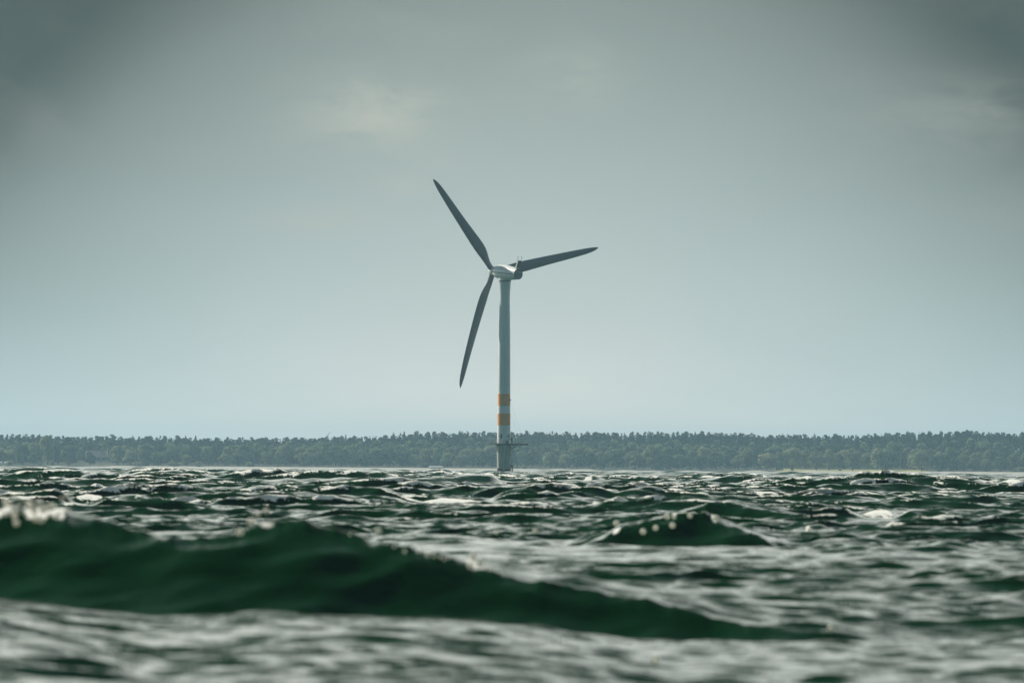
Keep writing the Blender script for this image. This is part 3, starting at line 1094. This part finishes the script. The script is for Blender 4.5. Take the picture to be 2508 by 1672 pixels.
def gull(px, py, Y, span, mat, label, bank=0.25, head=1.0):
    b = MB()
    # body: one lofted spindle, wings growing out of it
    L = span * .36
    ring = []
    for t, r in ((0, .01), (.12, .07), (.25, .10), (.5, .12), (.75, .08), (.92, .05), (1, .04)):
        ring.append([(span * r * .8 * math.cos(a), (t - .45) * L, span * r * .8 * math.sin(a)) for a in [i * math.pi / 4 for i in range(8)]])
    b.rings(ring)
    for s in (-1, 1):
        st = []
        for t, c, zz, yy in ((.02, .20, .0, 0), (.22, .19, .10, -.02), (.34, .15, .13, -.05), (.50, .03, .08, .05)):
            X = s * span * t
            c *= span
            y0 = yy * span
            z0 = zz * span
            st.append([(X, y0 - c / 2, z0), (X, y0, z0 + .02 * span), (X, y0 + c / 2, z0), (X, y0, z0 - .008 * span)])
        b.rings(st)
    o = b.build('gull', mat, None, True)
    o.location = at(px, py, Y)
    o.rotation_euler = (0, bank, R(70) * head)
    tag(o, label, 'gull')
    return o


gull(2395, 1076, 3300, 1.25, M['gull'], 'white gull flying in front of the dark wood at the right', .35, .5)
gull(668, 925, 3000, 1.2, M['gull'], 'pale gull gliding in the open sky left of the turbine', -.2, .4)
gull(2227, 973, 4200, .8, M['gulldark'], 'tiny dark bird high in the sky at the right', .1, 1.1)
gull(175, 1082, 4200, 1.2, M['gull'], 'white gull crossing the trees at the far left', .3, .7)

# white flecks added to stand in for blurred sun glints along the crests
def glint_flecks():
    m, g, b = principled('glint_fleck_white')
    out = m.node_tree.nodes['Material Output']
    d_ = g.n('ShaderNodeBsdfDiffuse'); t_ = g.n('ShaderNodeBsdfTranslucent'); x_ = g.n('ShaderNodeMixShader')
    d_.inputs['Color'].default_value = t_.inputs['Color'].default_value = (.95, .93, .86, 1)
    g.l(d_.outputs[0], x_.inputs[1]); g.l(t_.outputs[0], x_.inputs[2])
    x_.inputs[0].default_value = .5
    g.l(x_.outputs[0], out.inputs['Surface'])
    r = random.Random(3)
    pts = [(px, py, 86.6, 1) for px, py in ((15, 1230), (72, 1234), (97, 1230), (85, 1249), (107, 1246), (88, 1270), (101, 1273), (140, 1263), (36, 1262), (40, 1280), (455, 1507), (485, 1517), (128, 1240))]
    pts += [(r.gauss(60, 55), r.gauss(1246, 13), 86.5, .55) for i in range(46)]
    pts += [(px, py, 86.6, .9) for px, py in ((631, 1258), (616, 1276), (588, 1302), (652, 1250), (927, 1298), (1160, 1362), (1152, 1384), (1175, 1380), (2034, 1538))]
    pts += [(r.uniform(840, 1240), 0, 86.6, .4) for i in range(14)]
    pts += [(px, py, 145.6, 1) for px, py in ((1510, 1281), (1651, 1266), (1634, 1264), (1606, 1292), (1575, 1301), (1647, 1286), (1753, 1268), (1690, 1262), (1216, 1303), (1291, 1358), (1310, 1300))]
    pts += [(px, py, 177.6, 1) for px, py in ((1895, 1300), (1879, 1309), (1982, 1298), (2150, 1328), (2338, 1390))]
    pts += [(1604, 1615, 62, .8), (760, 1600, 64, .5), (1368, 1566, 66, .5)]
    mb = MB()
    for px, py, Y, k in pts:
        if py == 0:
            py = np.interp(px, (836, 989, 1063, 1177, 1245), (1300, 1346, 1364, 1386, 1406)) - r.uniform(-3, 6)
        c = at(px, py, Y)
        rr = .037 * k * r.uniform(.75, 1.2) * (1 if Y < 100 else 1.25)
        rings = [[tuple(c + Vector((rr * math.sin(a) * math.cos(q), rr * math.sin(a) * math.sin(q), rr * math.cos(a)))) for q in [i * math.pi / 4 for i in range(8)]] for a in (.15, .8, 1.57, 2.35, 3.0)]
        mb.rings(rings)
    o = mb.build('glint_flecks', m, None, True)
    tag(o, 'white flecks added as sun glints over the near wave crests', 'glint_flecks', kind='stuff')


glint_flecks()

# ------------------------------------------------------------------ wind turbines
YAW = R(33.5)
TILT = R(5.0)


def make_turbine(loc, angles, label, detail=True):
    T = empty('wind_turbine', loc)
    tag(T, label, 'wind turbine')
    HUB = 59.3
    # ---- tower and foundation
    prof = [(1.98, 8.9), (1.96, 10), (1.90, 14.2), (1.83, 20), (1.78, 28), (1.68, 40), (1.56, 48), (1.49, 51), (1.53, 53), (1.70, 55.6), (1.76, 56.35)]
    MB().lathe([(r, z) for r, z in prof], 64).build('tower', M['tower'], T, True)

    def tr(z):
        zs = [p[1] for p in prof]
        return float(np.interp(z, zs, [p[0] for p in prof]))
    for z0, z1 in ((14.2, 17.65), (19.9, 23.4)):
        b = MB()
        n = 96
        rr = [[(r * math.cos(2 * math.pi * i / n), r * math.sin(2 * math.pi * i / n), z) for i in range(n)] for r, z in
              ((tr(z0) - .01, z0), (tr(z0) + .012, z0), (tr(z1) + .012, z1), (tr(z1) - .01, z1))]
        b.rings(rr, cap=False)
        b.build('warning_band', M['band'], T, True)
    MB().lathe([(1.74, 56.25), (1.83, 56.27), (1.83, 56.5), (1.74, 56.52)], 64).build('yaw_ring', M['seam'], T, True)
    MB().lathe([(1.93, -3.0), (1.95, 2.2), (1.97, 5.2), (2.02, 6.4), (2.04, 8.45), (1.9, 8.47)], 64).build('foundation_pile', M['pile'], T, True)

    # ---- nacelle frame
    f = Vector((-math.sin(YAW) * math.cos(TILT), math.cos(YAW) * math.cos(TILT), math.sin(TILT)))
    rt = f.cross(Vector((0, 0, 1))).normalized()
    up = rt.cross(f).normalized()
    C = Vector((0, 0, HUB - .45)) + f * 6.3

    def loc3(s, u, v):
        return C - f * s + rt * u + up * v
    MB().lathe([(1.74, 56.5), (1.78, 57.2), (1.85, 58.2), (1.6, 58.9)], 48).build('nacelle_neck', M['white'], T, True)
    prof_n = [(1.55, 1.30), (1.75, 1.52), (2.4, 1.78), (3.4, 2.02), (4.6, 2.16), (6.0, 2.22), (7.6, 2.18), (9.2, 2.05), (10.8, 1.86), (12.2, 1.66), (13.35, 1.47)]
    n = 48

    def nring(s, r):
        out = []
        for i in range(n):
            a = 2 * math.pi * i / n
            cu, cv = math.cos(a), math.sin(a)
            e = 2 / 2.25
            out.append(loc3(s, r * .98 * math.copysign(abs(cu) ** e, cu), r * math.copysign(abs(cv) ** e, cv) * (1.0 if cv > 0 else 0.98) + .05))
        return out
    MB().rings([nring(s, r) for s, r in prof_n]).build('nacelle', M['white'], T, True)
    # rear panel with its dark frame and joint
    MB().rings([nring(13.30, 1.53), nring(13.44, 1.53), nring(13.46, 1.30), nring(13.30, 1.30)], cap=False).build('rear_frame', M['seam'], T, True)
    MB().rings([nring(13.36, 1.30), nring(13.50, 1.22), nring(13.58, .9), nring(13.62, .3), nring(13.625, .02)]).build('rear_panel', M['panel'], T, True)
    if detail:
        b = MB()
        b.rings([[loc3(13.40, u, .05 + v), loc3(13.66, u, .05 + v)] for u in (-1.45, 1.45) for v in ()] or [[loc3(13.42, -1.4, .12), loc3(13.66, -1.4, .12), loc3(13.66, -1.4, -.06), loc3(13.42, -1.4, -.06)], [loc3(13.42, 1.4, .12), loc3(13.66, 1.4, .12), loc3(13.66, 1.4, -.06), loc3(13.42, 1.4, -.06)]])
        b.build('rear_joint', M['seam'], T)
        # horizontal joint along both flanks
        for sg in (-1, 1):
            rr = []
            for s, r in prof_n:
                q = r * .98
                v0 = .05 + (-.06 if s < 9 else -.06)
                rr.append([loc3(s, sg * (q - .06), v0 + .10), loc3(s, sg * (q + .025), v0 + .10), loc3(s, sg * (q + .025), v0 - .10), loc3(s, sg * (q - .06), v0 - .10)])
            MB().rings(rr).build('flank_joint', M['seam'], T)
        # thin rib under the rear half of the joint that catches the sun
        for sg in (-1,):
            rr = []
            for s, r in prof_n:
                if s < 9:
                    continue
                q = r * .98
                rr.append([loc3(s, sg * (q - .05), -.13), loc3(s, sg * (q + .06), -.13), loc3(s, sg * (q + .06), -.20), loc3(s, sg * (q - .05), -.20)])
            MB().rings(rr).build('drip_rail', M['white'], T)
        MB().rings([nring(1.62, 1.46), nring(1.76, 1.575), nring(1.86, 1.585), nring(1.90, 1.50)], cap=False).build('front_joint', M['seam'], T, True)
        # radiator fin leaning back over the tail
        def fin(s0, s1, u, v):
            return loc3((s0 + s1) / 2, u, v)
        fb = MB()
        lo = [loc3(11.6, -.55, 1.30), loc3(12.75, -.55, 1.30), loc3(12.75, .55, 1.30), loc3(11.6, .55, 1.30)]
        md = [loc3(12.35, -.50, 2.2), loc3(12.95, -.50, 2.2), loc3(12.95, .50, 2.2), loc3(12.35, .50, 2.2)]
        hi = [loc3(13.35, -.52, 4.05), loc3(13.75, -.52, 4.05), loc3(13.75, .52, 4.05), loc3(13.35, .52, 4.05)]
        fb.rings([lo, md, hi])
        fo = fb.build('radiator_fin', M['white'], T)
        MB().rings([[loc3(12.76, -.47, 1.75), loc3(12.86, -.47, 1.75), loc3(12.86, .47, 1.75), loc3(12.76, .47, 1.75)],
                    [loc3(12.96, -.47, 2.2), loc3(13.02, -.47, 2.2), loc3(13.02, .47, 2.2), loc3(12.96, .47, 2.2)],
                    [loc3(13.74, -.48, 4.0), loc3(13.81, -.48, 4.0), loc3(13.81, .48, 4.0), loc3(13.74, .48, 4.0)]]).build('radiator_grille', M['fin'], fo)
        mb = MB().tube(loc3(13.55, -.98, 4.12), loc3(13.55, .98, 4.12), .055, 6)
        bar = mb.build('sensor_bar', M['dark'], T)
        for u in (-.55, .75):
            s_ = MB().tube(loc3(13.55, u, 4.12), loc3(13.55, u, 5.0), .035, 6)
            so_ = s_.build('wind_sensor', M['dark'], bar)
            c = MB()
            P0 = loc3(13.55, u, 5.05)
            c.rings([[tuple(P0 + Vector((rr * math.cos(a), rr * math.sin(a), z))) for a in [i * math.pi / 4 for i in range(8)]] for rr, z in ((.02, -.16), (.11, -.1), (.14, 0), (.1, .12), (.02, .18))])
            c.build('sensor_head', M['dark'], bar, True)
        MB().rings([[tuple(loc3(12.7 + .35 * q, .35 * p + .1, 1.62 + h)) for p, q in ((-1, -1), (-1, 1), (1, 1), (1, -1))] for h in (0, .3, .42)]).build('roof_lamp', M['galv'], T)
    # ---- hub
    sp = []
    for s, r in ((-1.75, .05), (-1.66, .45), (-1.40, .85), (-.95, 1.15), (-.3, 1.36), (.5, 1.44), (1.2, 1.44), (1.5, 1.32)):
        sp.append([loc3(s, r * math.cos(2 * math.pi * i / 40), r * math.sin(2 * math.pi * i / 40)) for i in range(40)])
    hub = MB().rings(sp).build('rotor_hub', M['white'], T, True)
    # ---- blades
    rs = [1.0, 1.5, 2.2, 3.2, 4.4, 5.8, 7.4, 9.0, 11, 13.5, 16.5, 20, 23.5, 27, 30, 32.5, 34.2, 35.2, 35.75, 36.0]
    ch = [1.62, 1.62, 1.62, 1.72, 2.05, 2.55, 3.0, 3.18, 3.14, 2.98, 2.78, 2.55, 2.36, 2.14, 1.90, 1.60, 1.22, .78, .40, .06]
    th = [1.0, 1.0, 1.0, .86, .64, .46, .36, .30, .265, .24, .22, .20, .185, .17, .16, .15, .145, .14, .13, .12]
    tw = [15, 15, 15, 15, 14.5, 13.5, 12, 10.4, 8.6, 6.8, 5.2, 3.8, 2.8, 1.9, 1.3, .8, .5, .3, .2, .2]
    for al in angles:
        a = R(al)
        axis = rt * math.sin(a) + up * math.cos(a)
        tang = -(rt * math.cos(a) - up * math.sin(a))
        rings = []
        m = 28
        for r, c, t, w in zip(rs, ch, th, tw):
            be = R(w + 1.5)
            cv = tang * math.cos(be) + f * math.sin(be)
            nv = f * math.cos(be) - tang * math.sin(be)
            bend = -f * (2.35 * (r / 36) ** 2.0)
            k = max(0.0, min(1.0, (t - .4) / .6))          # 1 = round root, 0 = aerofoil
            base = C + axis * r + bend
            sweep = 0.0
            ring = []
            for i in range(m):
                q = 2 * math.pi * i / m
                # round root
                x1, y1 = .5 * math.cos(q), .5 * math.sin(q)
                # aerofoil: x from nose (+.30) to tail (-.70)
                xx = .5 * (1 - math.cos(q))
                yt = 5 * t * (.2969 * math.sqrt(max(xx, 0)) - .126 * xx - .3516 * xx ** 2 + .2843 * xx ** 3 - .1036 * xx ** 4)
                yy = yt * (1 if q < math.pi else -1) - .03 * math.sin(math.pi * xx)
                x2, y2 = .30 - xx, yy
                X = k * x1 + (1 - k) * x2
                Yv = k * y1 + (1 - k) * y2
                ring.append(tuple(base + cv * (X * c) + nv * (Yv * c)))
            rings.append(ring)
        bo = MB().rings(rings).build('blade', M['blade'], T, True)
    if not detail:
        return T

    # ---- number painted on the tower, twice
    def wrap(poly_list, ang, zc, size, name):
        b = MB()
        for poly in poly_list:
            xs = [p[0] for p in poly]
            fr, bk = [], []
            for px_, py_ in poly:
                z = zc + (py_ - .5) * size
                rr = tr(z)
                an = ang + (px_ - .45) * size / rr
                fr.append((math.sin(an) * (rr + .022), -math.cos(an) * (rr + .022), z))
                bk.append((math.sin(an) * (rr - .02), -math.cos(an) * (rr - .02), z))
            n_ = len(poly)
            b.add(fr + bk, [tuple(range(n_)), tuple(range(2 * n_ - 1, n_ - 1, -1))] + [(i, n_ + i, n_ + (i + 1) % n_, (i + 1) % n_) for i in range(n_)])
        return b.build(name, M['blue'], T)
    four = [[(.52, .38), (.52, 1.0), (.76, 1.0), (.76, .38)], [(.52, 0), (.52, .2), (.76, .2), (.76, 0)], [(0, .2), (0, .38), (.52, .38), (.52, .2)],
            [(.52, .2), (.52, .38), (.76, .38), (.76, .2)], [(.76, .2), (.76, .38), (.92, .38), (.92, .2)], [(0, .38), (.17, .38), (.52, .80), (.52, 1.0), (.47, 1.0)]]
    for ang in (R(-27), R(47)):
        wrap(four, ang, 11.05, 1.22, 'number_four')
        wrap([[(.2, .4), (.2, .56), (.72, .56), (.72, .4)]], ang, 10.28, 1.0, 'small_plate')
    # ---- work platform
    zd = 8.65
    pl = MB()
    nseg = 40
    ring_o, ring_i = [], []
    for i in range(nseg):
        a = 2 * math.pi * i / nseg
        ring_o.append((2.78 * math.cos(a), 2.78 * math.sin(a)))
        ring_i.append((2.05 * math.cos(a), 2.05 * math.sin(a)))
    pl.rings([[(x, y, zd - .2) for x, y in ring_i], [(x, y, zd - .2) for x, y in ring_o], [(x, y, zd + .2) for x, y in ring_o], [(x, y, zd + .2) for x, y in ring_i]], cap=False)
    deck = pl.build('platform', M['dark'], T)
    MB().box((4.92, -.2, zd - .06), (4.5, 3.2, .44)).build('landing_deck', M['dark'], T)
    MB().box((-3.35, 1.2, zd - .02), (1.15, 1.6, .14)).build('side_deck', M['galv'], T)
    # railings
    rl = MB()
    for zz in (zd + .68, zd + 1.18):
        pts = [(2.7 * math.cos(a), 2.7 * math.sin(a), zz) for a in [R(28 + k * 304 / 30) for k in range(31)]]
        for p, q in zip(pts, pts[1:]):
            rl.tube(p, q, .028, 6)
    for k in range(13):
        a = R(28 + k * 304 / 12)
        rl.tube((2.7 * math.cos(a), 2.7 * math.sin(a), zd + .2), (2.7 * math.cos(a), 2.7 * math.sin(a), zd + 1.18), .03, 6)
    rl.build('round_railing', M['galv'], T, True)
    rl = MB()
    x0, x1, y0, y1 = 2.75, 7.12, -1.75, 1.35
    for zz in (zd + .62, zd + 1.12):
        for p, q in (((x0, y0), (x1, y0)), ((x1, y0), (x1, y1)), ((x1, y1), (x0, y1))):
            rl.tube((*p, zz), (*q, zz), .028, 6)
    for i in range(10):
        x = x0 + (x1 - x0) * i / 9
        for y in (y0, y1):
            rl.tube((x, y, zd + .16), (x, y, zd + 1.12), .028, 6)
    for i in (1, 2):
        y = y0 + (y1 - y0) * i / 3
        rl.tube((x1, y, zd + .16), (x1, y, zd + 1.12), .028, 6)
    rl.build('landing_railing', M['galv'], T, True)
    rl = MB()
    for x in (-3.9, -3.35, -2.8):
        for y in (.42, 1.98):
            rl.tube((x, y, zd - .25), (x, y, zd + 1.2), .04, 6)
    for zz in (zd + .12, zd + .5, zd + .85, zd + 1.2):
        for y in (.42, 1.98):
            rl.tube((-3.9, y, zz), (-2.7, y, zz), .045, 6)
        rl.tube((-3.9, .42, zz), (-3.9, 1.98, zz), .045, 6)
    rl.build('side_railing', M['galv'], T, True)
    # crane post with its beam and hangers
    cr = MB().tube((2.42, -1.2, zd + .1), (2.42, -1.2, zd + 1.75), .17, 12)
    cr.box((2.1, -1.2, zd + 1.5), (.85, .22, .22))
    cp = cr.build('crane_post', M['dark'], T)
    MB().tube((2.42, -1.2, zd + 1.75), (2.42, -1.2, zd + 2.55), .075, 8).build('mast', M['galv'], cp)
    bm_ = MB().box((4.2, -.6, zd + 2.42), (2.5, .16, .12))
    bm_.box((5.35, -.6, zd + 2.40), (.22, .28, .26))
    be = bm_.build('crane_beam', M['dark'], T)
    hg = MB()
    for x in (3.3, 3.78, 4.25, 4.7):
        hg.tube((x, -.6, zd + .14), (x, -.6, zd + 2.36), .032, 6)
    hg.build('beam_post', M['galv'], be, True)
    # two cabinets on the walkway
    MB().box((1.05, -2.35, zd + .62), (.62, .4, .82)).build('control_box', M['dark'], T)
    MB().box((-.1, -2.62, zd + .85), (.18, .12, .35)).build('deck_light', M['galv'], T)
    # braces under the landing
    for y in (-1.3, .9):
        MB().tube((1.75, y, 6.85), (4.05, y, zd - .24), .13, 8).build('brace', M['dark'], T)
        MB().tube((1.75, y, 7.75), (3.0, y, zd - .26), .08, 8).build('brace', M['dark'], T)
    # ladder and fenders
    ld = MB()
    for x in (2.10, 2.52):
        ld.tube((x, -.95, 2.7), (x, -.95, zd - .2), .055, 8)
    for i in range(20):
        z = 2.8 + i * .285
        ld.tube((2.10, -.95, z), (2.52, -.95, z), .022, 6)
    ld.build('ladder', M['galv'], T, True)
    for x in (2.16, 2.66):
        MB().tube((x, -1.1, -2.5), (x, -1.1, 2.5), .165, 12).build('fender', M['dark'], T, True)
    MB().tube((1.75, -1.1, 2.62), (2.75, -1.1, 2.62), .10, 8).build('fender_tie', M['dark'], T)
    for z in (1.0, 2.2, 5.5):
        MB().tube((1.5, -.9, z), (2.3, -.9, z), .06, 6).build('ladder_bracket', M['dark'], T)
    # stay wires and aviation lamp
    for p, q in (((1.72, -.5, 21.6), (5.3, -.6, zd + 2.4)), ((1.75, -.4, 18.4), (4.2, -.6, zd + 2.45))):
        MB().tube(p, q, .012, 5).build('stay_wire', M['dark'], T)
    MB().box((1.93, -.5, 21.65), (.3, .25, .32)).build('band_lamp', M['dark'], T)
    return T


TB = at(1233.3, 1160, 2500)
make_turbine((TB.x, 2500, 0), (-42.5, 77.4, 197.5), 'tall white offshore wind turbine with two orange bands and the number 4')
P = at(811.5, 1055, 20000)
make_turbine((P.x - 18.6, 20000, P.z - 28.2 - 59.0), (38, 158, 278), 'far wind turbine of which only one faint blade tip shows above the left wood', detail=False)


# ------------------------------------------------------------------ haze
def haze():
    b = MB().box((0, 12000, 56), (7000, 24200, 124))
    m = bpy.data.materials.new('haze_air')
    m.use_nodes = True
    nt = m.node_tree
    nt.nodes.clear()
    out = nt.nodes.new('ShaderNodeOutputMaterial')
    v = nt.nodes.new('ShaderNodeVolumePrincipled')
    v.inputs['Color'].default_value = (.44, .725, .92, 1)
    v.inputs['Density'].default_value = 5.6e-5
    v.inputs['Anisotropy'].default_value = 0.35
    nt.links.new(v.outputs[0], out.inputs['Volume'])
    o = b.build('haze', m)
    tag(o, 'thin blue sea haze over the water', 'haze', kind='stuff')


haze()
